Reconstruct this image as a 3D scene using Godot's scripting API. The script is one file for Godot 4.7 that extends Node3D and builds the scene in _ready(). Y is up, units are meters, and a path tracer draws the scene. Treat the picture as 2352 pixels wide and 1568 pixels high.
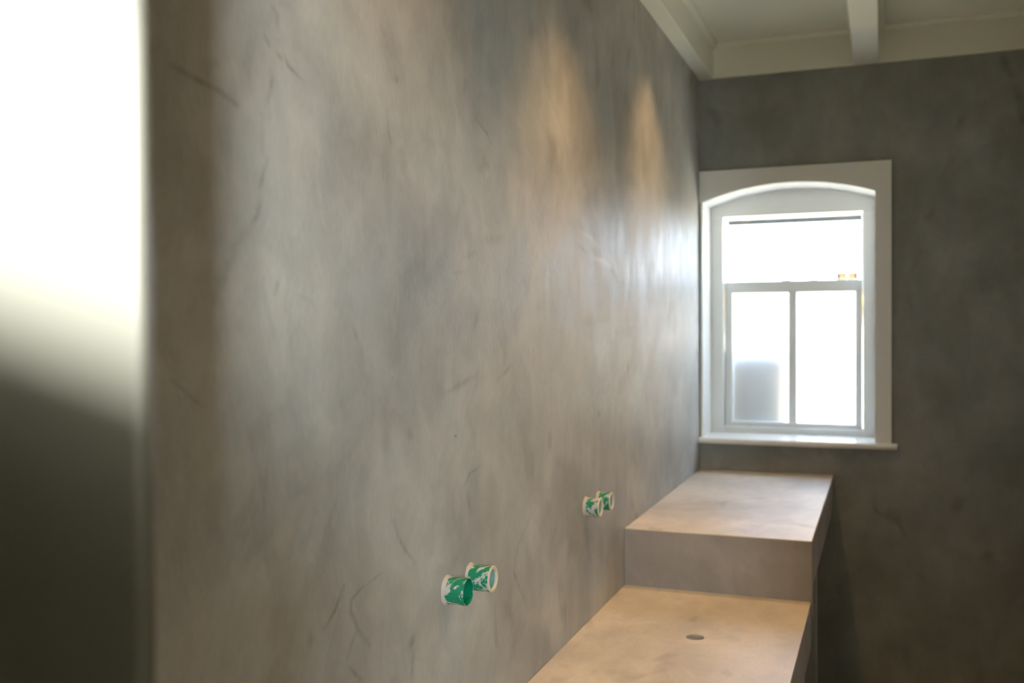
extends Node3D
# Plastered washroom: the long left wall, the end wall with its sash window, the stepped washstand and the pipe stubs.
# x runs from the left wall into the room, y up, -z towards the end wall; the camera stands at z = 0.

const EYE := 1.6
const END := -4.5          # the end wall's face
const RIGHT := 1.36        # the right wall's face, as far as the corner behind the camera
const ALCOVE := 1.75       # the right wall's face in the alcove behind that corner
const BACK := 2.6
const CEIL := 2.895
const BEAM := 2.741        # underside of the beams and the trim

var plaster_left: StandardMaterial3D
var plaster_end: StandardMaterial3D
var plaster_bench: StandardMaterial3D
var plaster_dark: StandardMaterial3D
var plaster_grey_shaded: StandardMaterial3D
var paint: StandardMaterial3D
var cream: StandardMaterial3D
var taken := {}


func _ready():
	# ---------------------------------------------------------------- camera, sky, sun, area light, exposure
	var cam := Camera3D.new()
	cam.name = "camera"
	cam.fov = rad_to_deg(2.0 * atan(784.0 / 2211.9))
	cam.near = 0.02
	cam.far = 200.0
	var lens := CameraAttributesPhysical.new()
	lens.frustum_focal_length = 33.85
	lens.frustum_focus_distance = 1.95
	lens.exposure_aperture = 3.2
	cam.attributes = lens
	add_child(cam)
	cam.fov = rad_to_deg(2.0 * atan(784.0 / 2211.9))
	cam.position = Vector3(0.7924, EYE, 0.0)
	cam.basis = Basis(Vector3.UP, 0.3667) * Basis(Vector3.RIGHT, -0.0143) * Basis(Vector3.BACK, -0.0052)
	cam.current = true

	var env := Environment.new()
	var sky_mat := ProceduralSkyMaterial.new()
	sky_mat.sky_top_color = Color(0.70, 0.83, 1.0)
	sky_mat.sky_horizon_color = Color(0.90, 0.955, 1.0)
	sky_mat.ground_horizon_color = Color(0.80, 0.79, 0.77)
	sky_mat.ground_bottom_color = Color(0.62, 0.61, 0.59)
	sky_mat.sky_energy_multiplier = 1.0
	sky_mat.energy_multiplier = 1.0
	var sky := Sky.new()
	sky.sky_material = sky_mat
	env.background_mode = Environment.BG_SKY
	env.sky = sky
	env.background_energy_multiplier = 17.0
	env.tonemap_mode = Environment.TONE_MAPPER_LINEAR
	env.tonemap_exposure = 1.0
	env.sdfgi_enabled = true
	env.ssao_enabled = true
	env.ssil_enabled = true
	var we := WorldEnvironment.new()
	we.name = "world"
	we.environment = env
	add_child(we)

	# high sun from behind the house: it lights the yard outside the end window
	var sun := DirectionalLight3D.new()
	sun.name = "sun"
	sun.light_color = Color(0.97, 0.985, 1.0)
	sun.light_energy = 110.0
	sun.light_angular_distance = 1.0
	sun.shadow_enabled = true
	sun.sky_mode = DirectionalLight3D.SKY_MODE_LIGHT_ONLY
	add_child(sun)
	sun.look_at_from_position(Vector3.ZERO, Vector3(0.25, -1.0, -0.16), Vector3.UP)

	# daylight of the bright window in the right wall behind the camera
	var day := AreaLight3D.new()
	day.name = "window_daylight"
	day.area_size = Vector2(0.53, 0.50)
	day.light_color = Color(0.93, 0.98, 1.0)
	day.light_energy = 24.5
	day.shadow_enabled = true
	day.set("area_range", 12.0)
	add_child(day)
	day.position = Vector3(ALCOVE - 0.01, 2.0, 1.705)
	day.rotation.y = PI / 2.0      # shines towards -x

	make_materials()
	build_room()
	build_window()
	build_outside()
	build_bench()
	build_pipes()
	build_lamps()


# -------------------------------------------------------------------- helpers
func numbered(called: String) -> String:
	var k: int = taken.get(called, 0)
	taken[called] = k + 1
	return called if k == 0 else "%s_%03d" % [called, k]


func obj(called: String, st: SurfaceTool, m: Material, parent: Node = null) -> MeshInstance3D:
	var o := MeshInstance3D.new()
	o.mesh = st.commit()
	o.material_override = m
	o.cast_shadow = GeometryInstance3D.SHADOW_CASTING_SETTING_ON
	if parent == null:
		o.name = numbered(called)
		add_child(o, true)
	else:
		o.name = called
		parent.add_child(o, true)
	return o


func group_node(called: String, at := Vector3.ZERO) -> Node3D:
	var o := Node3D.new()
	o.name = numbered(called)
	add_child(o, true)
	o.position = at
	return o


func tag(o: Node, label: String, category: String, kind := "", group := "") -> Node:
	o.set_meta("label", label)
	o.set_meta("category", category)
	if kind:
		o.set_meta("kind", kind)
	if group:
		o.set_meta("group", group)
	return o


func mb() -> SurfaceTool:
	var st := SurfaceTool.new()
	st.begin(Mesh.PRIMITIVE_TRIANGLES)
	return st


func flat_uv(p: Vector3, n: Vector3) -> Vector2:
	var a := n.abs()
	if a.x >= a.y and a.x >= a.z:
		return Vector2(p.z, -p.y)
	if a.y >= a.z:
		return Vector2(p.x, p.z)
	return Vector2(p.x, -p.y)


# one triangle with its normals; front faces run clockwise
func tri(st: SurfaceTool, a: Vector3, b: Vector3, c: Vector3, na: Vector3, nb: Vector3, nc: Vector3, uvs := []) -> void:
	var face := (b - a).cross(c - a)
	var n := na + nb + nc
	var v := [a, b, c]
	var ns := [na, nb, nc]
	var order := [0, 2, 1] if face.dot(n) > 0.0 else [0, 1, 2]
	for i in order:
		st.set_normal(ns[i])
		st.set_uv(uvs[i] if uvs.size() == 3 else flat_uv(v[i], n))
		st.add_vertex(v[i])


func quad(st: SurfaceTool, a: Vector3, b: Vector3, c: Vector3, d: Vector3, n: Vector3) -> void:
	tri(st, a, b, c, n, n, n)
	tri(st, a, c, d, n, n, n)


# a box between two corners with chamfered edges
func box(st: SurfaceTool, lo: Vector3, hi: Vector3, ch := 0.0) -> void:
	var c := (lo + hi) / 2.0
	var h := (hi - lo) / 2.0
	ch = minf(ch, minf(h.x, minf(h.y, h.z)) * 0.9)
	var ax := [Vector3.RIGHT, Vector3.UP, Vector3.BACK]
	for i in 3:
		var j := (i + 1) % 3
		var k := (i + 2) % 3
		for s in [-1.0, 1.0]:
			var f: Vector3 = c + ax[i] * h[i] * s
			var u: Vector3 = ax[j] * (h[j] - ch)
			var v: Vector3 = ax[k] * (h[k] - ch)
			quad(st, f - u - v, f + u - v, f + u + v, f - u + v, ax[i] * s)
	if ch <= 0.0:
		return
	for i in 3:
		var j := (i + 1) % 3
		var k := (i + 2) % 3
		for sj in [-1.0, 1.0]:
			for sk in [-1.0, 1.0]:
				var e: Vector3 = ax[i] * (h[i] - ch)
				var p: Vector3 = c + ax[j] * h[j] * sj + ax[k] * (h[k] - ch) * sk
				var q: Vector3 = c + ax[j] * (h[j] - ch) * sj + ax[k] * h[k] * sk
				var nj: Vector3 = ax[j] * sj
				var nk: Vector3 = ax[k] * sk
				var m := (nj + nk).normalized()
				quad(st, p - e, p + e, q + e, q - e, m)
	for sx in [-1.0, 1.0]:
		for sy in [-1.0, 1.0]:
			for sz in [-1.0, 1.0]:
				var s := Vector3(sx, sy, sz)
				var n := s.normalized()
				tri(st, c + s * Vector3(h.x, h.y - ch, h.z - ch), c + s * Vector3(h.x - ch, h.y, h.z - ch), c + s * Vector3(h.x - ch, h.y - ch, h.z), n, n, n)


# a polygon in the plane of two axes, pushed from `from` along `along`; smooth: its sides share normals
func prism(st: SurfaceTool, poly: PackedVector2Array, origin: Vector3, ux: Vector3, uy: Vector3, along: Vector3, smooth := false) -> void:
	if not Geometry2D.is_polygon_clockwise(poly):
		poly = poly.duplicate()
		poly.reverse()
	var idx := Geometry2D.triangulate_polygon(poly)
	var nf := -along.normalized()
	var at := func(p: Vector2) -> Vector3: return origin + ux * p.x + uy * p.y
	for i in range(0, idx.size(), 3):
		var a: Vector3 = at.call(poly[idx[i]])
		var b: Vector3 = at.call(poly[idx[i + 1]])
		var c: Vector3 = at.call(poly[idx[i + 2]])
		tri(st, a, b, c, nf, nf, nf)
		tri(st, a + along, b + along, c + along, -nf, -nf, -nf)
	var n := poly.size()
	var hand := ux.cross(uy).dot(along)
	var outs := []
	for i in n:
		var d := (poly[(i + 1) % n] - poly[i]).normalized()
		var q := Vector2(-d.y, d.x)        # clockwise as Geometry2D counts it: outside lies on this side
		outs.append((ux * q.x + uy * q.y).normalized())
	if outward_sign(poly, outs, ux, uy) < 0.0:
		for i in n:
			outs[i] = -outs[i]
	for i in n:
		var p: Vector3 = at.call(poly[i])
		var q: Vector3 = at.call(poly[(i + 1) % n])
		var o: Vector3 = outs[i]
		var na := o
		var nb := o
		if smooth:
			var before: Vector3 = outs[(i + n - 1) % n]
			var after: Vector3 = outs[(i + 1) % n]
			if before.dot(o) > 0.8:
				na = (before + o).normalized()
			if after.dot(o) > 0.8:
				nb = (after + o).normalized()
		tri(st, p, q, q + along, na, nb, nb)
		tri(st, p, q + along, p + along, na, nb, na)


func outward_sign(poly: PackedVector2Array, outs: Array, ux: Vector3, uy: Vector3) -> float:
	var best := 0
	for i in poly.size():
		if poly[i].x > poly[best].x:
			best = i
	var n := poly.size()
	var v: Vector3 = outs[best] + outs[(best + n - 1) % n]
	return v.dot(ux)


# a lathe round the x axis: profile of (x, radius); uv: u round, v along
func lathe_x(st: SurfaceTool, prof: Array, centre: Vector3, seg := 48, wobble := 0.0, seed_at := 0.0) -> void:
	var n := prof.size()
	var at := func(i: int, k: int) -> Vector3:
		var t := TAU * k / seg
		var r: float = prof[i].y * (1.0 + wobble * (sin(3.0 * t + seed_at) * 0.5 + sin(7.0 * t + 2.0 * seed_at) * 0.35 + sin(13.0 * t) * 0.15))
		return centre + Vector3(prof[i].x, r * cos(t), r * sin(t))
	for i in n - 1:
		var d: Vector2 = (prof[i + 1] - prof[i]).normalized()
		var nn := Vector2(-d.y, d.x)       # (x, radial)
		for k in seg:
			var t0 := TAU * k / seg
			var t1 := TAU * (k + 1) / seg
			var n0 := Vector3(nn.x, nn.y * cos(t0), nn.y * sin(t0))
			var n1 := Vector3(nn.x, nn.y * cos(t1), nn.y * sin(t1))
			var a: Vector3 = at.call(i, k)
			var b: Vector3 = at.call(i, k + 1)
			var c: Vector3 = at.call(i + 1, k + 1)
			var e: Vector3 = at.call(i + 1, k)
			var ua := Vector2(float(k) / seg, prof[i].x)
			var ub := Vector2(float(k + 1) / seg, prof[i].x)
			var uc := Vector2(float(k + 1) / seg, prof[i + 1].x)
			var ue := Vector2(float(k) / seg, prof[i + 1].x)
			tri(st, a, b, c, n0, n1, n1, [ua, ub, uc])
			tri(st, a, c, e, n0, n1, n0, [ua, uc, ue])


func mat(c: Color, rough := 0.5, spec := 0.5) -> StandardMaterial3D:
	var m := StandardMaterial3D.new()
	m.albedo_color = c
	m.roughness = rough
	m.metallic_specular = spec
	return m


# -------------------------------------------------------------------- textures
func noise(seed_no: int, freq: float, octaves := 4, warp := 0.0, ridged := false) -> FastNoiseLite:
	var f := FastNoiseLite.new()
	f.seed = seed_no
	f.noise_type = FastNoiseLite.TYPE_SIMPLEX_SMOOTH
	f.frequency = freq
	f.fractal_type = FastNoiseLite.FRACTAL_RIDGED if ridged else FastNoiseLite.FRACTAL_FBM
	f.fractal_octaves = octaves
	if warp > 0.0:
		f.domain_warp_enabled = true
		f.domain_warp_amplitude = warp
		f.domain_warp_frequency = freq * 0.8
		f.domain_warp_fractal_octaves = 2
	return f


func field(f: FastNoiseLite, w: int, h: int, sw: int, sh: int) -> PackedByteArray:
	var im := f.get_image(sw, sh, false, false, true)
	if sw != w or sh != h:
		im.resize(w, h, Image.INTERPOLATE_CUBIC)
	return im.get_data()


# trowelled plaster over w x h pixels (px per metre: res); drawn: trowel marks and painted glints as a map of darkness
func plaster(w: int, h: int, res: float, seed_no: int, base: Color, strength: float, drawn := PackedFloat32Array(), ridge := 0.10) -> Array:
	var cloud := field(noise(seed_no, 2.2 / res, 4, res * 0.25), w, h, w, h)
	var streak := field(noise(seed_no + 1, 9.0 / res, 5, res * 0.10), w, h, w, int(h / 2.0))
	var fine := field(noise(seed_no + 2, 90.0 / res, 3, res * 0.01), w, h, w, int(h / 2.0))
	var edge := field(noise(seed_no + 3, 1.5 / res, 2, res * 0.3, true), w, h, w, int(h / 2.0))
	var gate := field(noise(seed_no + 4, 5.0 / res, 3), w, h, w, h)
	var out := PackedByteArray()
	out.resize(w * h * 3)
	var rel := PackedByteArray()
	rel.resize(w * h)
	var pol := PackedByteArray()
	pol.resize(w * h)
	var marks := drawn.size() == w * h
	for i in w * h:
		var c := cloud[i] / 255.0 - 0.5
		var s := streak[i] / 255.0 - 0.5
		var f := fine[i] / 255.0 - 0.5
		var e := clampf((edge[i] / 255.0 - 0.84) * 9.0, 0.0, 1.0) * clampf((gate[i] / 255.0 - 0.42) * 3.0, 0.0, 1.0)
		var d := drawn[i] if marks else 0.0
		var v := 1.0 + strength * (0.32 * c + 0.15 * s + 0.06 * f - ridge * e) - 0.5 * d
		var warm := strength * 0.03 * (gate[i] / 255.0 - 0.5)
		out[3 * i] = clampi(int(255.0 * base.r * (v + warm)), 0, 255)
		out[3 * i + 1] = clampi(int(255.0 * base.g * v), 0, 255)
		out[3 * i + 2] = clampi(int(255.0 * base.b * (v - warm)), 0, 255)
		pol[i] = clampi(int(150.0 + 42.0 * s + 40.0 * c + 22.0 * f), 0, 255)
		rel[i] = clampi(int(128.0 + 78.0 * s + 55.0 * c + 34.0 * f - 44.0 * e - 140.0 * d), 0, 255)
	return [ImageTexture.create_from_image(Image.create_from_data(w, h, false, Image.FORMAT_RGB8, out)), ImageTexture.create_from_image(Image.create_from_data(w, h, false, Image.FORMAT_L8, rel)), ImageTexture.create_from_image(Image.create_from_data(w, h, false, Image.FORMAT_L8, pol))]


func plaster_material(tex: Array, rough: float, relief: float, scale := Vector3.ONE, offset := Vector3.ZERO) -> StandardMaterial3D:
	var m := mat(Color.WHITE, rough, 0.26)
	m.albedo_texture = tex[0]
	m.heightmap_enabled = true
	m.heightmap_texture = tex[1]
	m.heightmap_scale = relief
	m.uv1_scale = scale
	m.uv1_offset = offset
	return m


# trowel marks, broad patches and painted window glints of the left wall: points as "z,y" in metres, half-width, darkness (negative: paler)
const MARKS := [
	[["-0.938,1.917 -0.963,1.912 -0.993,1.909 -1.023,1.906 -1.059,1.896"], 0.0055, 0.35],
	[["-1.133,2.053 -1.151,2.043 -1.154,2.020"], 0.0018, 0.20],
	[["-1.121,2.007 -1.133,1.993"], 0.0018, 0.25],
	[["-1.153,1.988 -1.162,1.982"], 0.0025, 0.35],
	[["-1.168,1.990 -1.179,1.977 -1.196,1.971 -1.219,1.964"], 0.0022, 0.35],
	[["-1.137,1.961 -1.140,1.952 -1.135,1.936 -1.127,1.917"], 0.0042, 0.25],
	[["-1.127,1.838 -1.115,1.812 -1.108,1.793"], 0.0036, 0.30],
	[["-1.109,1.779 -1.103,1.757 -1.089,1.744"], 0.0053, 0.32],
	[["-1.089,1.744 -1.056,1.712 -1.033,1.676 -1.010,1.637"], 0.0080, 0.15],
	[["-1.113,1.895 -1.114,1.854 -1.116,1.836"], 0.0030, 0.12],
	[["-1.151,1.675 -1.148,1.664 -1.140,1.649"], 0.0015, 0.30],
	[["-1.257,1.925 -1.252,1.832 -1.265,1.768 -1.272,1.756"], 0.0026, -0.10],
	[["-1.196,1.652 -1.235,1.642 -1.251,1.623"], 0.0032, 0.12],
	[["-1.353,1.613 -1.364,1.582"], 0.0028, 0.20],
	[["-0.928,1.541 -0.951,1.526 -0.971,1.512"], 0.0021, 0.30],
	[["-0.947,1.529 -0.983,1.505"], 0.0021, 0.20],
	[["-1.180,1.597 -1.175,1.553"], 0.0025, 0.13],
	[["-1.510,2.041 -1.510,2.030"], 0.0046, 0.30],
	[["-1.473,1.977 -1.477,1.940 -1.487,1.920"], 0.0030, 0.25],
	[["-1.528,1.911 -1.536,1.882 -1.552,1.861"], 0.0101, 0.25],
	[["-1.616,1.974 -1.633,1.921"], 0.0365, 0.12],
	[["-1.551,1.751 -1.541,1.681"], 0.0312, 0.13],
	[["-1.459,2.129 -1.497,2.042"], 0.0180, 0.10],
	[["-1.808,2.109 -1.799,2.080"], 0.0044, 0.20],
	[["-1.864,2.038 -1.923,2.019 -1.948,2.000"], 0.0028, 0.25],
	[["-1.898,1.969 -1.910,1.952 -1.874,1.934"], 0.0111, 0.16],
	[["-2.219,2.344 -2.206,2.304"], 0.0106, 0.20],
	[["-2.053,2.029 -2.075,2.008"], 0.0040, 0.15],
	[["-1.694,1.473 -1.777,1.488 -1.849,1.501"], 0.0079, 0.20],
	[["-1.803,1.745 -1.848,1.757"], 0.0072, 0.16],
	[["-1.738,1.710 -1.802,1.714"], 0.0070, 0.12],
	[["-1.895,1.788 -2.009,1.800"], 0.0114, 0.16],
	[["-2.120,1.776 -2.170,1.727"], 0.0093, 0.20],
	[["-2.060,1.517 -2.032,1.504 -1.978,1.487"], 0.0059, 0.20],
	[["-1.748,1.387 -1.750,1.386"], 0.0022, 0.70],
	[["-1.546,1.419 -1.553,1.403"], 0.0071, 0.18],
	[["-1.486,1.269 -1.502,1.236 -1.534,1.202 -1.568,1.175"], 0.0031, 0.30],
	[["-1.320,1.197 -1.291,1.163 -1.263,1.145"], 0.0020, 0.35],
	[["-1.438,1.186 -1.372,1.177 -1.341,1.167 -1.338,1.150 -1.360,1.116 -1.399,1.076"], 0.0028, 0.28],
	[["-1.360,1.116 -1.340,1.097 -1.329,1.076"], 0.0028, 0.25],
	[["-1.329,1.066 -1.370,1.028"], 0.0028, 0.32],
	[["-1.222,1.147 -1.222,1.131"], 0.0058, 0.30],
	[["-1.554,1.043 -1.549,1.021"], 0.0071, 0.30],
	[["-1.557,1.019 -1.553,0.965"], 0.0047, 0.25],
	[["-1.114,1.396 -1.109,1.334"], 0.0036, 0.15],
	[["-1.796,1.283 -1.819,1.302 -1.889,1.310"], 0.0036, 0.25],
	[["-1.807,1.263 -1.822,1.216"], 0.0063, 0.22],
	[["-2.202,1.157 -2.096,1.094 -2.067,1.040 -2.095,1.003 -2.168,0.921"], 0.0031, 0.20],
	[["-2.591,1.834 -2.655,1.814"], 0.0074, 0.35],
	[["-2.914,1.792 -2.977,1.768"], 0.0096, 0.40],
	[["-3.104,1.760 -3.133,1.725"], 0.0087, 0.30],
	[["-2.810,1.483 -2.785,1.399"], 0.0157, 0.22],
	[["-2.799,1.366 -2.789,1.321"], 0.0157, 0.25],
	[["-2.866,1.976 -2.887,1.682"], 0.0805, 0.12],
	[["-2.836,1.588 -2.856,1.268"], 0.0798, 0.16],
	[["-3.032,2.652 -2.921,2.293"], 0.0552, 0.10],
	[["-2.625,1.870 -2.713,1.862 -2.777,1.842"], 0.0063, -0.25],  # the next pale strokes paint in glints of the window
	[["-2.721,1.806 -2.824,1.802 -2.914,1.792"], 0.0066, -0.25],
	[["-2.940,1.820 -3.009,1.776"], 0.0069, -0.25],
	[["-3.134,1.833 -3.169,1.733"], 0.0087, -0.25],
	[["-3.321,1.876 -3.345,1.770"], 0.0138, -0.25],
	[["-3.602,1.930 -3.678,1.853"], 0.0116, -0.20],
	[["-3.349,1.570 -3.314,1.372"], 0.0338, -0.08],
	[["-2.327,1.879 -2.242,1.720"], 0.0327, -0.10],
	[["-1.663,1.312 -1.651,1.197"], 0.0050, -0.12],
	[["-1.732,1.258 -1.752,1.185"], 0.0346, 0.12],
	[["-2.064,0.869 -2.022,0.795"], 0.0100, 0.15],
	[["-2.011,0.984 -2.065,0.920"], 0.0079, 0.18],
]


func wall_marks(w: int, h: int, res: float, z0: float, top: float) -> PackedFloat32Array:
	var a := PackedFloat32Array()
	a.resize(w * h)
	var rag := noise(77, 30.0 / res, 3)
	for m in MARKS:
		var pts := []
		for word in m[0][0].split(" "):
			var q: PackedStringArray = word.split(",")
			pts.append(Vector2((float(q[0]) - z0) * res, (top - float(q[1])) * res))
		var n: int = pts.size()
		var stretch: float = sqrt(0.63 + pow(pts[0].x / res + z0, 2.0)) / 0.79
		var ry: float = maxf(m[1] * res * 0.75, 1.1)
		var rx: float = maxf(ry * stretch, 0.9)
		for i in n - 1:
			var p: Vector2 = pts[i]
			var q: Vector2 = pts[i + 1]
			var lo := p.min(q) - Vector2(rx, ry) * 2.2
			var hi := p.max(q) + Vector2(rx, ry) * 2.2
			var s := Vector2(1.0 / rx, 1.0 / ry)
			var ps := p * s
			var ds := (q - p) * s
			var len2 := maxf(ds.length_squared(), 1e-6)
			for y in range(maxi(0, int(lo.y)), mini(h, int(hi.y) + 1)):
				for x in range(maxi(0, int(lo.x)), mini(w, int(hi.x) + 1)):
					var v := Vector2(x, y) * s - ps
					var t := clampf(v.dot(ds) / len2, 0.0, 1.0)
					var d := (v - ds * t).length()
					if d > 2.2:
						continue
					var along := (i + t) / maxf(n - 1.0, 1.0)
					var ends := 0.45 + 0.55 * sin(PI * clampf(along, 0.03, 0.97))
					var k: float = m[2] * ends * exp(-d * d) * (0.75 + 0.6 * rag.get_noise_2d(x, y))
					var at := y * w + x
					a[at] = maxf(a[at], k) if m[2] > 0.0 else minf(a[at], k)
	return a


func make_materials() -> void:
	var res := 430.0
	var w := 1980
	var h := 1310
	var z0 := -4.60
	var base := Color(0.664, 0.657, 0.630)
	var lt := plaster(w, h, res, 11, base, 0.74, wall_marks(w, h, res, z0, 3.0), 0.14)
	plaster_left = plaster_material(lt, 0.81, 0.19, Vector3(res / w, res / h, 1.0), Vector3(-z0 * res / w, 3.0 * res / h, 0.0))
	plaster_left.roughness_texture = lt[2]      # patchy polish of the trowelled coat
	var et := plaster(1024, 1024, 300.0, 31, Color(0.592, 0.598, 0.575), 0.55, PackedFloat32Array(), 0.2)
	plaster_end = plaster_material(et, 0.5, 0.06, Vector3(300.0 / 1024, 300.0 / 1024, 1), Vector3(0.1, 0.95, 0))
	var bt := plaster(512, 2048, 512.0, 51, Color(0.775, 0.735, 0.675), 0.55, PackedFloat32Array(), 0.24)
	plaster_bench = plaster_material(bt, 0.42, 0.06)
	plaster_bench.uv1_triplanar = true
	plaster_bench.uv1_world_triplanar = true
	plaster_bench.uv1_scale = Vector3(1.0, 0.25, 0.25)
	plaster_bench.uv1_offset = Vector3(0.0, 0.1, 0.15)
	var gt := plaster(1024, 1024, 500.0, 71, Color(0.60, 0.575, 0.555), 0.5, PackedFloat32Array(), 0.35)  # grey plaster, darkened further for the shade on the bench front and sides
	plaster_grey_shaded = plaster_material(gt, 0.5, 0.06, Vector3(500.0 / 1024, 500.0 / 1024, 1))
	plaster_dark = mat(Color(0.24, 0.20, 0.16), 0.7)  # unseen walls darkened so little light bounces onto the near panel
	paint = mat(Color(0.95, 0.948, 0.925), 0.22, 0.5)      # white gloss paint of the window
	cream = mat(Color(0.95, 0.955, 0.88), 0.25, 0.5)       # cream gloss paint of the ceiling


# -------------------------------------------------------------------- the room
func build_room() -> void:
	var st := mb()
	box(st, Vector3(-0.2, -0.2, -4.86), Vector3(ALCOVE + 0.2, 0.0, BACK + 0.2))
	tag(obj("floor", st, mat(Color(0.50, 0.48, 0.45), 0.5)), "grey cement floor under the washstand, just below the picture", "floor", "structure")

	st = mb()
	box(st, Vector3(-0.25, 0.0, END - 0.36), Vector3(0.0, 3.1, -0.46))
	tag(obj("wall_left", st, plaster_left), "long grey plastered left wall with dark trowel marks and two pairs of green pipe stubs", "wall", "structure")

	st = mb()
	box(st, Vector3(-0.25, 0.0, -0.46), Vector3(0.0, 3.1, BACK + 0.2))
	tag(obj("wall_near", st, plaster_dark), "unseen plastered wall on the left behind the near door panel, darkened to cut bounced light", "wall", "structure")

	# end wall with the arched opening, in two halves
	st = mb()
	var arch := arch_points(0.012, 0.767, 2.177, 2.191, 2.249, 24)
	var mid := 12
	var left := PackedVector2Array([Vector2(-0.25, 0.0), Vector2(arch[mid].x, 0.0), Vector2(arch[mid].x, 1.061), Vector2(0.012, 1.061)])
	for i in range(0, mid + 1):
		left.append(arch[i])
	left.append(Vector2(arch[mid].x, 3.1))
	left.append(Vector2(-0.25, 3.1))
	var right := PackedVector2Array([Vector2(RIGHT + 0.2, 0.0), Vector2(arch[mid].x, 0.0), Vector2(arch[mid].x, 1.061), Vector2(0.767, 1.061)])
	for i in range(arch.size() - 1, mid - 1, -1):
		right.append(arch[i])
	right.append(Vector2(arch[mid].x, 3.1))
	right.append(Vector2(RIGHT + 0.2, 3.1))
	for poly in [left, right]:
		prism(st, poly, Vector3(0, 0, END), Vector3.RIGHT, Vector3.UP, Vector3(0, 0, -0.36))
	tag(obj("wall_end", st, plaster_end), "dark grey plastered end wall around the white sash window", "wall", "structure")

	# right wall with the window behind the camera, and the back wall
	st = mb()
	box(st, Vector3(RIGHT, 0.0, END - 0.36), Vector3(ALCOVE + 0.2, 3.1, 0.25))  # stepped inwards to keep the window light off the end wall
	box(st, Vector3(ALCOVE, 0.0, 0.25), Vector3(ALCOVE + 0.2, 3.1, 1.43))
	box(st, Vector3(ALCOVE, 0.0, 1.98), Vector3(ALCOVE + 0.2, 3.1, BACK + 0.2))
	box(st, Vector3(ALCOVE, 0.0, 1.43), Vector3(ALCOVE + 0.2, 1.74, 1.98))
	box(st, Vector3(ALCOVE, 2.26, 1.43), Vector3(ALCOVE + 0.2, 3.1, 1.98))
	tag(obj("wall_right", st, mat(Color(0.93, 0.925, 0.90), 0.6)), "plastered right wall outside the picture, made pale to bounce light, with a light-blocking alcove corner and a small window behind the camera", "wall", "structure")
	st = mb()
	box(st, Vector3(-0.25, 0.0, BACK), Vector3(ALCOVE + 0.2, 3.1, BACK + 0.2))
	tag(obj("wall_back", st, plaster_dark), "unseen plastered back wall behind the camera, darkened to cut bounced light", "wall", "structure")

	# unseen blocker added behind the camera: its sloping top shades the lower near panel
	st = mb()
	prism(st, PackedVector2Array([Vector2(0.0, 0.0), Vector2(0.90, 0.0), Vector2(0.90, 1.685), Vector2(0.62, 1.76), Vector2(0.47, 2.098), Vector2(0.0, 2.225)]), Vector3(0, 0, 0.25), Vector3.RIGHT, Vector3.UP, Vector3(0, 0, -0.06))
	tag(obj("added_partition", st, plaster_dark), "added dark blocker with a sloping top behind the camera, shades the lower near panel", "wall", "structure")

	st = mb()
	box(st, Vector3(0.55, 2.15, 0.19), Vector3(ALCOVE, CEIL, 0.25))  # unseen, added to block window light from the upper left wall
	tag(obj("added_lintel", st, plaster_dark), "added dark blocker behind the camera, dims the window light on the upper left wall", "wall", "structure")

	# ceiling: a flat board between beams, with a trim board on the end wall and small quarter-round mouldings
	st = mb()
	box(st, Vector3(-0.25, CEIL, END - 0.36), Vector3(ALCOVE + 0.2, CEIL + 0.2, BACK + 0.2))
	tag(obj("ceiling", st, cream), "glossy cream painted ceiling between the beams", "ceiling", "structure")
	var spans := [[0.0, 0.068], [0.677, 0.780], [1.345, 1.36]]
	var labels := ["cream half beam along the top of the long left wall", "cream ceiling beam that meets the end wall to the right above the window", "cream ceiling beam out of the picture on the right"]
	for i in 3:
		st = mb()
		box(st, Vector3(spans[i][0], BEAM, END), Vector3(spans[i][1], CEIL + 0.01, BACK), 0.003)
		var b := obj("ceiling_beam", st, cream)
		tag(b, labels[i], "ceiling beam", "structure")
		for side in [-1, 1]:
			if i == 0 and side < 0:
				continue
			st = mb()
			var x0: float = spans[i][1] if side > 0 else spans[i][0]
			quarter(st, x0, side)
			obj("moulding", st, cream, b)
	st = mb()
	box(st, Vector3(0.0, BEAM, END - 0.005), Vector3(RIGHT, CEIL + 0.01, END + 0.016), 0.003)
	var tr := obj("trim", st, cream)
	tr.name = "trim_1"
	tag(tr, "cream trim board along the top of the end wall below the ceiling", "trim", "structure")
	st = mb()
	var prof := PackedVector2Array([Vector2(0, 0)])
	for k in 7:
		var t := PI / 2.0 * k / 6.0
		prof.append(Vector2(0.022 - 0.022 * sin(t), -0.022 + 0.022 * cos(t)) * -1.0 + Vector2(0.022, -0.022))
	prism(st, PackedVector2Array([Vector2(0, 0), Vector2(0.018, 0), Vector2(0.0167, -0.007), Vector2(0.0127, -0.0127), Vector2(0.007, -0.0167), Vector2(0, -0.018)]), Vector3(0.0, CEIL, END + 0.014), Vector3.BACK, Vector3.UP, Vector3(RIGHT, 0, 0), true)
	obj("moulding", st, cream, tr)

	# the near panel: a thin painted board that stands out from the left wall, its free edge rounded
	st = mb()
	var pr := PackedVector2Array([Vector2(0.0, -0.45), Vector2(0.0, -0.468)])
	for k in 13:
		var t := -PI / 2.0 + PI * k / 12.0
		pr.append(Vector2(0.375 + 0.009 * cos(t), -0.459 + 0.009 * sin(t)))
	prism(st, pr, Vector3(0, 0.0, 0), Vector3.RIGHT, Vector3.BACK, Vector3(0, CEIL, 0), true)
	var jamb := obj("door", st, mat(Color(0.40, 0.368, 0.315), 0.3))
	jamb.name = "door_1"
	tag(jamb, "thin painted door panel close by on the left, out of focus, white under an added lamp above and dark below", "door", "structure")


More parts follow.
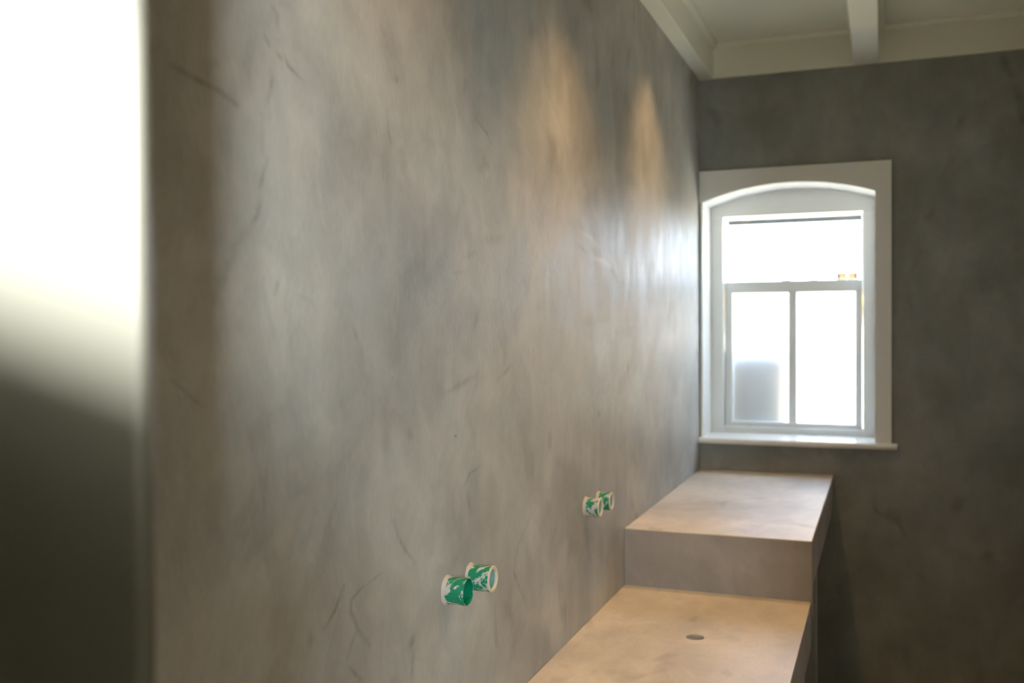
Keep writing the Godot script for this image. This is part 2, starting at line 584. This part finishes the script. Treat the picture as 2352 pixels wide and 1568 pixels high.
# a small quarter-round in the corner of a beam's side and the ceiling
func quarter(st: SurfaceTool, x0: float, side: int) -> void:
	var r := 0.024
	var poly := PackedVector2Array([Vector2(0, 0)])
	for k in 7:
		var t := PI / 2.0 * k / 6.0
		poly.append(Vector2(r * cos(t), -r * sin(t)))
	prism(st, poly, Vector3(x0, CEIL, END), Vector3(side, 0, 0), Vector3.UP, Vector3(0, 0, BACK - END), true)


# points of a flat arch from (xl, yl) over the crown to (xr, yr)
func arch_points(xl: float, xr: float, yl: float, yr: float, crown: float, n: int) -> PackedVector2Array:
	var a := PackedVector2Array()
	for i in n + 1:
		var t := float(i) / n
		var x := lerpf(xl, xr, t)
		var base := lerpf(yl, yr, t)
		var rise := crown - (yl + yr) / 2.0
		a.append(Vector2(x, base + rise * (1.0 - pow(2.0 * t - 1.0, 2.0))))
	return a


# -------------------------------------------------------------------- the sash window
func build_window() -> void:
	var win := group_node("window", Vector3.ZERO)
	win.name = "window_1"
	tag(win, "white painted sash window with an arched casing and two frosted lower panes in the end wall", "window", "structure")
	var front := arch_points(0.009, 0.767, 2.177, 2.191, 2.249, 24)

	# casing board on the wall: head with the arch cut out of it, right stile, thin left stile
	var st := mb()
	var head := PackedVector2Array([Vector2(0.002, 2.317), Vector2(0.002, 2.172)])
	head.append_array(front)
	head.append(Vector2(0.767, 1.089))
	head.append(Vector2(0.8316, 1.089))
	head.append(Vector2(0.8316, 2.317))
	prism(st, head, Vector3(0, 0, END + 0.016), Vector3.RIGHT, Vector3.UP, Vector3(0, 0, -0.016))
	obj("casing", st, paint, win)

	# reveal: lining of the opening, from the casing back to the frame
	st = mb()
	var ring := PackedVector2Array([Vector2(0.016, 1.08)])
	ring.append_array(arch_points(0.016, 0.765, 2.174, 2.188, 2.246, 24))
	ring.append(Vector2(0.765, 1.08))
	ring.append(Vector2(0.775, 1.08))
	var outer := arch_points(0.006, 0.775, 2.184, 2.198, 2.256, 24)
	outer.reverse()
	ring.append_array(outer)
	ring.append(Vector2(0.006, 1.08))
	prism(st, ring, Vector3(0, 0, END + 0.012), Vector3.RIGHT, Vector3.UP, Vector3(0, 0, -0.232), true)
	obj("reveal", st, paint, win)

	# frame: the arched head, stiles and bottom rail round the rectangular opening
	st = mb()
	var L := 0.075
	var R := 0.711
	var T := 2.128
	var B := 1.118
	var fa := arch_points(0.010, 0.772, 2.178, 2.192, 2.250, 24)
	var hd := PackedVector2Array([Vector2(0.010, T)])
	hd.append_array(fa)
	hd.append(Vector2(0.772, T))
	prism(st, hd, Vector3(0, 0, -4.72), Vector3.RIGHT, Vector3.UP, Vector3(0, 0, -0.14))
	box(st, Vector3(0.010, 1.075, -4.86), Vector3(L, T, -4.72), 0.002)
	box(st, Vector3(R, 1.075, -4.86), Vector3(0.772, T, -4.72), 0.002)
	box(st, Vector3(L, 1.075, -4.86), Vector3(R, B, -4.728), 0.002)
	obj("frame", st, paint, win)

	# sill board with a rounded nose
	st = mb()
	var nose := PackedVector2Array([Vector2(-4.73, 1.061), Vector2(-4.73, 1.0885)])
	for k in 9:
		var t := PI * k / 8.0
		nose.append(Vector2(-4.474 + 0.0138 * sin(t), 1.0748 + 0.0138 * cos(t)))
	prism(st, nose, Vector3(0.0, 0, 0), Vector3.BACK, Vector3.UP, Vector3(0.855, 0, 0), true)
	obj("sill", st, paint, win)

	# upper sash, in the outer track: only a narrow edge shows, and its pane
	var up := Node3D.new()
	up.name = "upper_sash"
	win.add_child(up)
	st = mb()
	sash(st, 0.0705, R + 0.004, 1.775, T + 0.006, 0.012, 0.012, 0.012, 0.010, -4.842, -4.808)
	obj("sash_frame", st, paint, up)
	st = mb()
	box(st, Vector3(0.074, 1.79, -4.828), Vector3(R, T, -4.824))
	var clear := mat(Color(1, 1, 1, 0.04), 0.0)
	clear.transparency = BaseMaterial3D.TRANSPARENCY_ALPHA
	obj("pane", st, clear, up)

	# lower sash: rails, stiles, glazing bar, two frosted panes
	var lo := Node3D.new()
	lo.name = "lower_sash"
	win.add_child(lo)
	st = mb()
	sash(st, 0.078, 0.708, 1.10, 1.8175, 0.036, 0.031, 0.0395, 0.0565, -4.800, -4.760)
	box(st, Vector3(0.376, 1.13, -4.797), Vector3(0.4145, 1.765, -4.763), 0.004)
	obj("sash_frame", st, paint, lo)
	var frost := mat(Color(1.0, 1.0, 1.0, 0.0), 0.6)
	frost.refraction_enabled = true
	frost.refraction_scale = 0.05
	frost.transparency = BaseMaterial3D.TRANSPARENCY_ALPHA
	for span in [[0.108, 0.380], [0.410, 0.682]]:
		st = mb()
		box(st, Vector3(span[0], 1.135, -4.784), Vector3(span[1], 1.766, -4.779))
		obj("frosted_pane", st, frost, lo)

	# sash latch on the meeting rail: a plate and a curled lever, and the keeper beside it
	var brass := mat(Color(0.55, 0.50, 0.42), 0.3)
	brass.metallic = 0.9
	st = mb()
	box(st, Vector3(0.345, 1.8175, -4.796), Vector3(0.385, 1.8215, -4.766), 0.001)
	var prev := Vector3(0.366, 1.8215, -4.78)
	for k in range(1, 13):
		var t := PI * 1.25 * k / 12.0
		var p := Vector3(0.362 + 0.014 * cos(t - 0.5), 1.834 + 0.014 * sin(t - 0.5), -4.78)
		rod(st, prev, p, 0.0028)
		prev = p
	obj("latch", st, brass, win)
	st = mb()
	box(st, Vector3(0.470, 1.8175, -4.796), Vector3(0.510, 1.8205, -4.768), 0.001)
	rod(st, Vector3(0.49, 1.820, -4.782), Vector3(0.49, 1.832, -4.782), 0.0015)
	obj("keeper", st, brass, win)

	# the window in the right wall behind the camera
	var side := group_node("window")
	side.name = "window_2"
	st = mb()
	sash(st, 1.43, 1.98, 1.74, 2.26, 0.012, 0.012, 0.012, 0.012, ALCOVE + 0.10, ALCOVE + 0.15, true)
	obj("frame", st, paint, side)
	tag(side, "small white framed high window in the alcove behind the camera", "window", "structure")


# four members of a sash; turned: it lies along z instead of x
func sash(st: SurfaceTool, x0: float, x1: float, y0: float, y1: float, wl: float, wr: float, wb: float, wt: float, z0: float, z1: float, turned := false) -> void:
	for r in [[x0, y0, x0 + wl, y1], [x1 - wr, y0, x1, y1], [x0 + wl, y0, x1 - wr, y0 + wb], [x0 + wl, y1 - wt, x1 - wr, y1]]:
		if turned:
			box(st, Vector3(z0, r[1], r[0]), Vector3(z1, r[3], r[2]), 0.002)
		else:
			box(st, Vector3(r[0], r[1], z0), Vector3(r[2], r[3], z1), 0.003)


func rod(st: SurfaceTool, a: Vector3, b: Vector3, r: float) -> void:
	var d := (b - a).normalized()
	var u := d.cross(Vector3.UP if absf(d.y) < 0.9 else Vector3.RIGHT).normalized()
	var v := d.cross(u)
	for k in 8:
		var t0 := TAU * k / 8.0
		var t1 := TAU * (k + 1) / 8.0
		var n0 := u * cos(t0) + v * sin(t0)
		var n1 := u * cos(t1) + v * sin(t1)
		tri(st, a + n0 * r, a + n1 * r, b + n1 * r, n0, n1, n1)
		tri(st, a + n0 * r, b + n1 * r, b + n0 * r, n0, n1, n0)
		tri(st, a, a + n0 * r, a + n1 * r, -d, -d, -d)
		tri(st, b, b + n0 * r, b + n1 * r, d, d, d)


# -------------------------------------------------------------------- outside the window
func build_outside() -> void:
	var st := mb()
	box(st, Vector3(-12, -0.4, -30), Vector3(14, -0.25, -4.9))
	tag(obj("ground_outside", st, mat(Color(0.82, 0.81, 0.78), 0.8)), "pale paved yard outside the window", "ground", "structure")
	# garden wall of pale bricks, its top course just above the meeting rail
	var wall := group_node("garden_wall", Vector3(0, 0, -6.5))
	tag(wall, "pale sunlit brick garden wall seen just above the meeting rail", "wall", "structure")
	var grout := mat(Color(0.80, 0.74, 0.62), 0.9)
	st = mb()
	box(st, Vector3(-1.6, -0.25, -0.20), Vector3(2.4, 1.897, -0.012))
	obj("mortar", st, grout, wall)
	var tones := [mat(Color(0.56, 0.42, 0.20), 0.9, 0.0), mat(Color(0.62, 0.48, 0.24), 0.9, 0.0), mat(Color(0.50, 0.36, 0.17), 0.9, 0.0)]
	var brick := mb()
	box(brick, Vector3(-0.052, -0.024, -0.05), Vector3(0.052, 0.024, 0.0), 0.003)
	var brick_mesh := brick.commit()
	for row in 4:
		for k in 18:
			var b := MeshInstance3D.new()
			b.mesh = brick_mesh
			b.material_override = tones[(k * 7 + row * 5 + k / 3) % 3]
			b.name = "brick"
			wall.add_child(b, true)
			b.position = Vector3(-0.80 + 0.114 * k + 0.057 * (row % 2), 1.872 - 0.058 * row, 0.0)
	# two boards and their dark posts on the wall
	var crate := group_node("wooden_crate", Vector3(0.582, 1.897, -6.62))
	tag(crate, "small yellowish wooden crate on the garden wall, right side of the upper pane", "crate")
	var wood := mat(Color(0.185, 0.145, 0.08), 0.8, 0.0)
	for s in [-1, 1]:
		st = mb()
		box(st, Vector3(0.026 * s - 0.024, 0.0, -0.04), Vector3(0.026 * s + 0.024, 0.05, 0.02), 0.002)
		obj("board", st, wood, crate)
		st = mb()
		box(st, Vector3(0.058 * s - 0.007, 0.0, -0.05), Vector3(0.058 * s + 0.007, 0.05, 0.03), 0.002)
		obj("post", st, mat(Color(0.07, 0.065, 0.065), 0.8, 0.0), crate)
	# grey gutter under the eaves of the roof over the window
	var gut := group_node("roof_gutter", Vector3(0.3, 2.156, -5.35))
	tag(gut, "grey roof gutter outside at the top of the upper pane", "gutter")
	st = mb()
	var half := PackedVector2Array()
	for k in 13:
		var t := PI * k / 12.0
		half.append(Vector2(0.030 * cos(t), -0.040 * sin(t)))
	prism(st, half, Vector3(-1.4, 0.034, 0), Vector3.BACK, Vector3.UP, Vector3(2.8, 0, 0), true)
	obj("trough", st, mat(Color(0.10, 0.108, 0.112), 0.7, 0.0), gut)
	for x in [-0.19, 0.24]:
		st = mb()
		box(st, Vector3(x - 0.028, -0.002, -0.036), Vector3(x + 0.028, 0.034, 0.034), 0.003)
		obj("bracket", st, mat(Color(0.07, 0.07, 0.05), 0.7, 0.0), gut)
	# grey planter close outside the left frosted pane
	st = mb()
	var tub := group_node("stone_planter", Vector3(0.20, -0.25, -5.03))
	tag(tub, "tall grey stone planter outside, a blurred shade in the left frosted pane", "planter")
	prism(st, PackedVector2Array([Vector2(-0.11, 0), Vector2(0.12, 0), Vector2(0.17, 1.72), Vector2(-0.15, 1.72)]), Vector3(0, 0, -0.15), Vector3.RIGHT, Vector3.UP, Vector3(0, 0, 0.3))
	obj("body", st, mat(Color(0.58, 0.54, 0.47), 0.9, 0.0), tub)


# -------------------------------------------------------------------- the washstand
func build_bench() -> void:
	var bench := group_node("washstand", Vector3(0.001, 0, 0.001))
	tag(bench, "stepped plastered concrete washstand along the left wall, low part with a drain hole", "washstand")
	var st := mb()
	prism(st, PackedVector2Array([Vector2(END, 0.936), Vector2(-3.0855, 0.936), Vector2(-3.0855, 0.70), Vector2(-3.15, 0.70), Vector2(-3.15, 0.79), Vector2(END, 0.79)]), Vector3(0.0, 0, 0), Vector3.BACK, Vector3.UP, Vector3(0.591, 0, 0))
	obj("upper_body", st, plaster_grey_shaded, bench)
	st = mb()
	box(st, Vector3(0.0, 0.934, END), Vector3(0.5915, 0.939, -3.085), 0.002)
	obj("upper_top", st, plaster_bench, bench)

	# lower part: its top has a true hole for the drain
	st = mb()
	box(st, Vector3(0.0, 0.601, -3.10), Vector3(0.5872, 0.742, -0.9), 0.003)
	obj("lower_body", st, plaster_grey_shaded, bench)
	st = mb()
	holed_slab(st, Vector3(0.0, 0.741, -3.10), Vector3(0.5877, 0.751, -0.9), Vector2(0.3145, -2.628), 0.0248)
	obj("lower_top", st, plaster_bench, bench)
	st = mb()
	for k in 40:
		var t0 := TAU * k / 40.0
		var t1 := TAU * (k + 1) / 40.0
		var f := func(t: float) -> Vector3:
			return Vector3(0.3145 + 0.0246 * cos(t), 0.7455 + 0.0012 * sin(5.0 * t) - 0.002 * cos(t), -2.628 + 0.0246 * sin(t))
		tri(st, Vector3(0.3145, 0.7435, -2.628), f.call(t0), f.call(t1), Vector3.UP, Vector3.UP, Vector3.UP)
	var plug := obj("drain_plug", st, mat(Color(0.45, 0.44, 0.42), 0.6), bench)
	plug.set_meta("label", "rough grey cement plug in the drain hole")

	# support walls below, set back under the slabs
	for z in [[-3.09, -2.96], [-3.70, -3.63], [-1.0, -0.93]]:
		st = mb()
		box(st, Vector3(0.0, 0.0, z[0]), Vector3(0.570, 0.70 if z[0] < -3.5 or z[0] > -3.0 else 0.61, z[1]), 0.003)
		if z[0] < -3.5:
			box(st, Vector3(0.0, 0.69, z[0]), Vector3(0.570, 0.795, z[1]), 0.003)
		obj("support_wall", st, plaster_end, bench)


# a slab whose top has a round hole through it
func holed_slab(st: SurfaceTool, lo: Vector3, hi: Vector3, c: Vector2, r: float) -> void:
	var n := 48
	for top in [true, false]:
		var y := hi.y if top else lo.y
		var nn := Vector3.UP if top else Vector3.DOWN
		for k in n:
			var a := edge_at(lo, hi, c, TAU * k / n)
			var b := edge_at(lo, hi, c, TAU * (k + 1) / n)
			var p := c + r * Vector2.from_angle(TAU * k / n)
			var q := c + r * Vector2.from_angle(TAU * (k + 1) / n)
			quad(st, Vector3(p.x, y, p.y), Vector3(a.x, y, a.y), Vector3(b.x, y, b.y), Vector3(q.x, y, q.y), nn)
			for corner in [Vector2(lo.x, lo.z), Vector2(hi.x, lo.z), Vector2(lo.x, hi.z), Vector2(hi.x, hi.z)]:
				if absf(a.x - b.x) > 1e-5 and absf(a.y - b.y) > 1e-5 and ((is_equal_approx(a.x, corner.x) and is_equal_approx(b.y, corner.y)) or (is_equal_approx(b.x, corner.x) and is_equal_approx(a.y, corner.y))):
					tri(st, Vector3(a.x, y, a.y), Vector3(corner.x, y, corner.y), Vector3(b.x, y, b.y), nn, nn, nn)
	for k in n:
		var t0 := TAU * k / n
		var t1 := TAU * (k + 1) / n
		var p := c + r * Vector2.from_angle(t0)
		var q := c + r * Vector2.from_angle(t1)
		var n0 := -Vector3(cos(t0), 0, sin(t0))
		var n1 := -Vector3(cos(t1), 0, sin(t1))
		tri(st, Vector3(p.x, hi.y, p.y), Vector3(q.x, hi.y, q.y), Vector3(q.x, lo.y, q.y), n0, n1, n1)
		tri(st, Vector3(p.x, hi.y, p.y), Vector3(q.x, lo.y, q.y), Vector3(p.x, lo.y, p.y), n0, n1, n0)
	quad(st, Vector3(hi.x, lo.y, lo.z), Vector3(hi.x, hi.y, lo.z), Vector3(hi.x, hi.y, hi.z), Vector3(hi.x, lo.y, hi.z), Vector3.RIGHT)
	quad(st, Vector3(lo.x, lo.y, lo.z), Vector3(lo.x, hi.y, lo.z), Vector3(lo.x, hi.y, hi.z), Vector3(lo.x, lo.y, hi.z), Vector3.LEFT)
	quad(st, Vector3(lo.x, lo.y, hi.z), Vector3(lo.x, hi.y, hi.z), Vector3(hi.x, hi.y, hi.z), Vector3(hi.x, lo.y, hi.z), Vector3.BACK)
	quad(st, Vector3(lo.x, lo.y, lo.z), Vector3(lo.x, hi.y, lo.z), Vector3(hi.x, hi.y, lo.z), Vector3(hi.x, lo.y, lo.z), Vector3.FORWARD)


func edge_at(lo: Vector3, hi: Vector3, c: Vector2, t: float) -> Vector2:
	var d := Vector2.from_angle(t)
	var s := 1e9
	if absf(d.x) > 1e-6:
		s = minf(s, ((hi.x if d.x > 0 else lo.x) - c.x) / d.x)
	if absf(d.y) > 1e-6:
		s = minf(s, ((hi.z if d.y > 0 else lo.z) - c.y) / d.y)
	return c + d * s


# -------------------------------------------------------------------- the pipe stubs
# green plastic smeared with plaster: more of it towards the wall
func pipe_texture(seed_no: int, cover: float) -> ImageTexture:
	var w := 256
	var h := 96
	var big := noise(seed_no, 0.030, 3, 12.0)
	var small := noise(seed_no + 1, 0.11, 3, 6.0)
	var streaks := noise(seed_no + 2, 0.05, 2)
	var im := Image.create_empty(w, h, false, Image.FORMAT_RGB8)
	for y in h:
		for x in w:
			var t := TAU * x / w
			# wrapped round the pipe: sampled on a circle
			var px := cos(t) * 42.0 + 100.0
			var py := sin(t) * 42.0 + y * 0.9
			var a := big.get_noise_2d(px, py) + 0.45 * small.get_noise_2d(px * 1.2, py * 1.2) + 0.25 * streaks.get_noise_2d(x * 0.9, y * 0.15)
			var near_wall := clampf(1.0 - y / 22.0, 0.0, 1.0)
			var k := clampf((a + cover + 0.70 * near_wall) * 7.0, 0.0, 1.0)
			var film := clampf((a + cover + 0.20) * 2.0, 0.0, 1.0) * 0.25
			var green := Color(0.02, 0.46, 0.32).lerp(Color(0.07, 0.53, 0.40), 0.5 + 0.5 * small.get_noise_2d(px, py))
			var white := Color(0.80, 0.74, 0.69).lerp(Color(0.66, 0.65, 0.66), clampf(0.5 + 1.2 * small.get_noise_2d(px * 2.0, py * 2.0), 0.0, 1.0))
			im.set_pixel(x, y, green.lerp(white, maxf(k, film)))
	return ImageTexture.create_from_image(im)


func build_pipes() -> void:
	var spots := [[1.089, -1.703, 0.045, false, -0.17], [1.087, -1.816, 0.050, true, -0.05], [1.087, -2.644, 0.044, true, 0.12], [1.082, -2.776, 0.041, true, -0.16]]
	var labels := ["open green pipe stub with a bare green mouth, nearest of the four in the wall", "plaster-smeared green pipe stub with a cream rim, close behind the bare-mouthed one", "whitish plaster-covered green pipe stub with a cream rim, left one of the far pair", "green pipe stub with a cream rim, farthest of the four, nearest the window"]
	var lime := mat(Color(0.72, 0.68, 0.63), 0.85)
	for i in 4:
		var s: Array = spots[i]
		var root := group_node("pipe_stub", Vector3(0.0, s[0], s[1]))
		tag(root, labels[i], "pipe", "", "green pipe stubs in the left wall")
		var len: float = s[2]
		var R := 0.0264
		var rin := 0.0248
		var green := mat(Color.WHITE, 0.42)
		green.albedo_texture = pipe_texture(200 + 10 * i, s[4])
		green.uv1_scale = Vector3(1.0, 1.0 / 0.055, 1.0)
		var st := mb()
		lathe_x(st, [Vector2(-0.02, R), Vector2(len - 0.0008, R), Vector2(len, R - 0.0005), Vector2(len, rin + 0.0003), Vector2(len - 0.0006, rin), Vector2(-0.02, rin)], Vector3.ZERO)
		if s[3]:
			obj("sleeve", st, green, root)
			st = mb()
			# cream rubber ring in the mouth
			lathe_x(st, [Vector2(len - 0.001, R + 0.0004), Vector2(len + 0.0012, R + 0.0002), Vector2(len + 0.002, R - 0.001), Vector2(len + 0.002, R - 0.0048), Vector2(len + 0.0008, R - 0.0058), Vector2(len - 0.004, R - 0.0060), Vector2(len - 0.005, R - 0.0040)], Vector3.ZERO)
			var cup := obj("rim", st, mat(Color(0.80, 0.76, 0.66), 0.4), root)
			cup.set_meta("label", "cream ring in the mouth")
			st = mb()
			lathe_x(st, [Vector2(len - 0.0035, R - 0.0061), Vector2(len - 0.014, R - 0.0062), Vector2(len - 0.015, R - 0.0075), Vector2(-0.02, R - 0.0078)], Vector3.ZERO)
			lathe_x(st, [Vector2(0.002, R - 0.006), Vector2(0.002, 0.0)], Vector3.ZERO)
			obj("inner_pipe", st, mat(Color(0.50, 0.62, 0.60), 0.35), root)
		else:
			obj("sleeve", st, green, root)
			st = mb()
			lathe_x(st, [Vector2(len - 0.0012, rin - 0.0001), Vector2(-0.02, rin - 0.0001)], Vector3.ZERO)
			lathe_x(st, [Vector2(0.002, rin), Vector2(0.002, 0.0)], Vector3.ZERO)
			obj("inner_face", st, mat(Color(0.0, 0.45, 0.31), 0.4), root)
		# ragged collar of plaster at the wall
		st = mb()
		lathe_x(st, [Vector2(-0.001, R + 0.0034), Vector2(0.0016, R + 0.0020), Vector2(0.0045, R + 0.0009), Vector2(0.0075, R - 0.0001)], Vector3.ZERO, 64, 0.035, 1.7 * i)
		obj("plaster_collar", st, lime, root)


# -------------------------------------------------------------------- ceiling lamps over the washstand
func build_lamps() -> void:
	var where := [[0.40, -2.45, 1.75], [0.31, -3.45, 1.1], [0.34, -1.45, 0.8]]
	var labels := ["recessed ceiling lamp over the middle of the washstand", "recessed ceiling lamp over the upper step near the window", "recessed ceiling lamp over the near end of the washstand"]
	for i in where.size():
		var w: Array = where[i]
		var root := group_node("ceiling_lamp", Vector3(w[0], CEIL, w[1]))
		tag(root, labels[i], "lamp", "", "recessed ceiling lamps")
		var st := mb()
		var ring := []
		for k in 33:
			ring.append(k)
		for k in 32:
			var t0 := TAU * k / 32.0
			var t1 := TAU * (k + 1) / 32.0
			for pair in [[0.030, 0.0, 0.034, -0.006], [0.034, -0.006, 0.042, -0.006], [0.042, -0.006, 0.046, 0.0]]:
				var a := Vector3(pair[0] * cos(t0), pair[1], pair[0] * sin(t0))
				var b := Vector3(pair[0] * cos(t1), pair[1], pair[0] * sin(t1))
				var c := Vector3(pair[2] * cos(t1), pair[3], pair[2] * sin(t1))
				var d := Vector3(pair[2] * cos(t0), pair[3], pair[2] * sin(t0))
				quad(st, a, b, c, d, Vector3.DOWN)
		obj("bezel", st, mat(Color(0.85, 0.85, 0.83), 0.3), root)
		st = mb()
		for k in 32:
			var t0 := TAU * k / 32.0
			var t1 := TAU * (k + 1) / 32.0
			tri(st, Vector3(0, -0.002, 0), Vector3(0.031 * cos(t0), -0.002, 0.031 * sin(t0)), Vector3(0.031 * cos(t1), -0.002, 0.031 * sin(t1)), Vector3.DOWN, Vector3.DOWN, Vector3.DOWN)
		var glow := mat(Color(1, 0.95, 0.85), 0.4)
		glow.emission_enabled = true
		glow.emission = Color(1.0, 0.80, 0.52)
		glow.emission_energy_multiplier = 3.0
		obj("lamp_glass", st, glow, root)
		var spot := SpotLight3D.new()
		spot.name = "lamp_light"
		spot.light_color = Color(1.0, 0.80, 0.54)
		spot.light_energy = w[2]
		spot.spot_angle = 42.0
		spot.spot_angle_attenuation = 1.0
		spot.spot_range = 12.0
		spot.spot_attenuation = 2.0
		spot.light_size = 0.025
		spot.shadow_enabled = true
		root.add_child(spot)
		spot.position = Vector3(0, -0.02, 0)
		spot.rotation.x = -PI / 2.0
	# added lamp, unseen: it shines over the added partition onto the upper part of the near panel
	var work := group_node("added_spot", Vector3(0.40, 2.80, 1.0))
	tag(work, "added spotlight behind the camera that whitens the upper near panel", "lamp")
	var aim := (Vector3(0.305, 1.655, -0.45) - work.position).normalized()
	var sw := mb()
	rod(sw, Vector3(0.0, CEIL - 2.80, 0.04), -aim * 0.03, 0.008)
	obj("bracket", sw, mat(Color(0.12, 0.12, 0.12), 0.5), work)
	sw = mb()
	rod(sw, -aim * 0.05, -aim * 0.005, 0.045)
	obj("housing", sw, mat(Color(0.16, 0.16, 0.16), 0.5), work)
	sw = mb()
	rod(sw, -aim * 0.005, Vector3.ZERO, 0.04)
	var lit := mat(Color.WHITE, 0.4)
	lit.emission_enabled = true
	lit.emission = Color(0.92, 0.97, 1.0)
	lit.emission_energy_multiplier = 4.0
	obj("lamp_glass", sw, lit, work)
	var beam := SpotLight3D.new()
	beam.name = "added_spot_light"
	beam.light_color = Color(0.88, 0.95, 1.0)
	beam.light_energy = 52.0
	beam.spot_angle = 5.4
	beam.spot_angle_attenuation = 0.3
	beam.spot_range = 10.0
	beam.spot_attenuation = 2.0
	beam.light_size = 0.04
	beam.shadow_enabled = true
	work.add_child(beam)
	beam.position = aim * 0.045
	beam.basis = Basis.looking_at(aim, Vector3.UP)
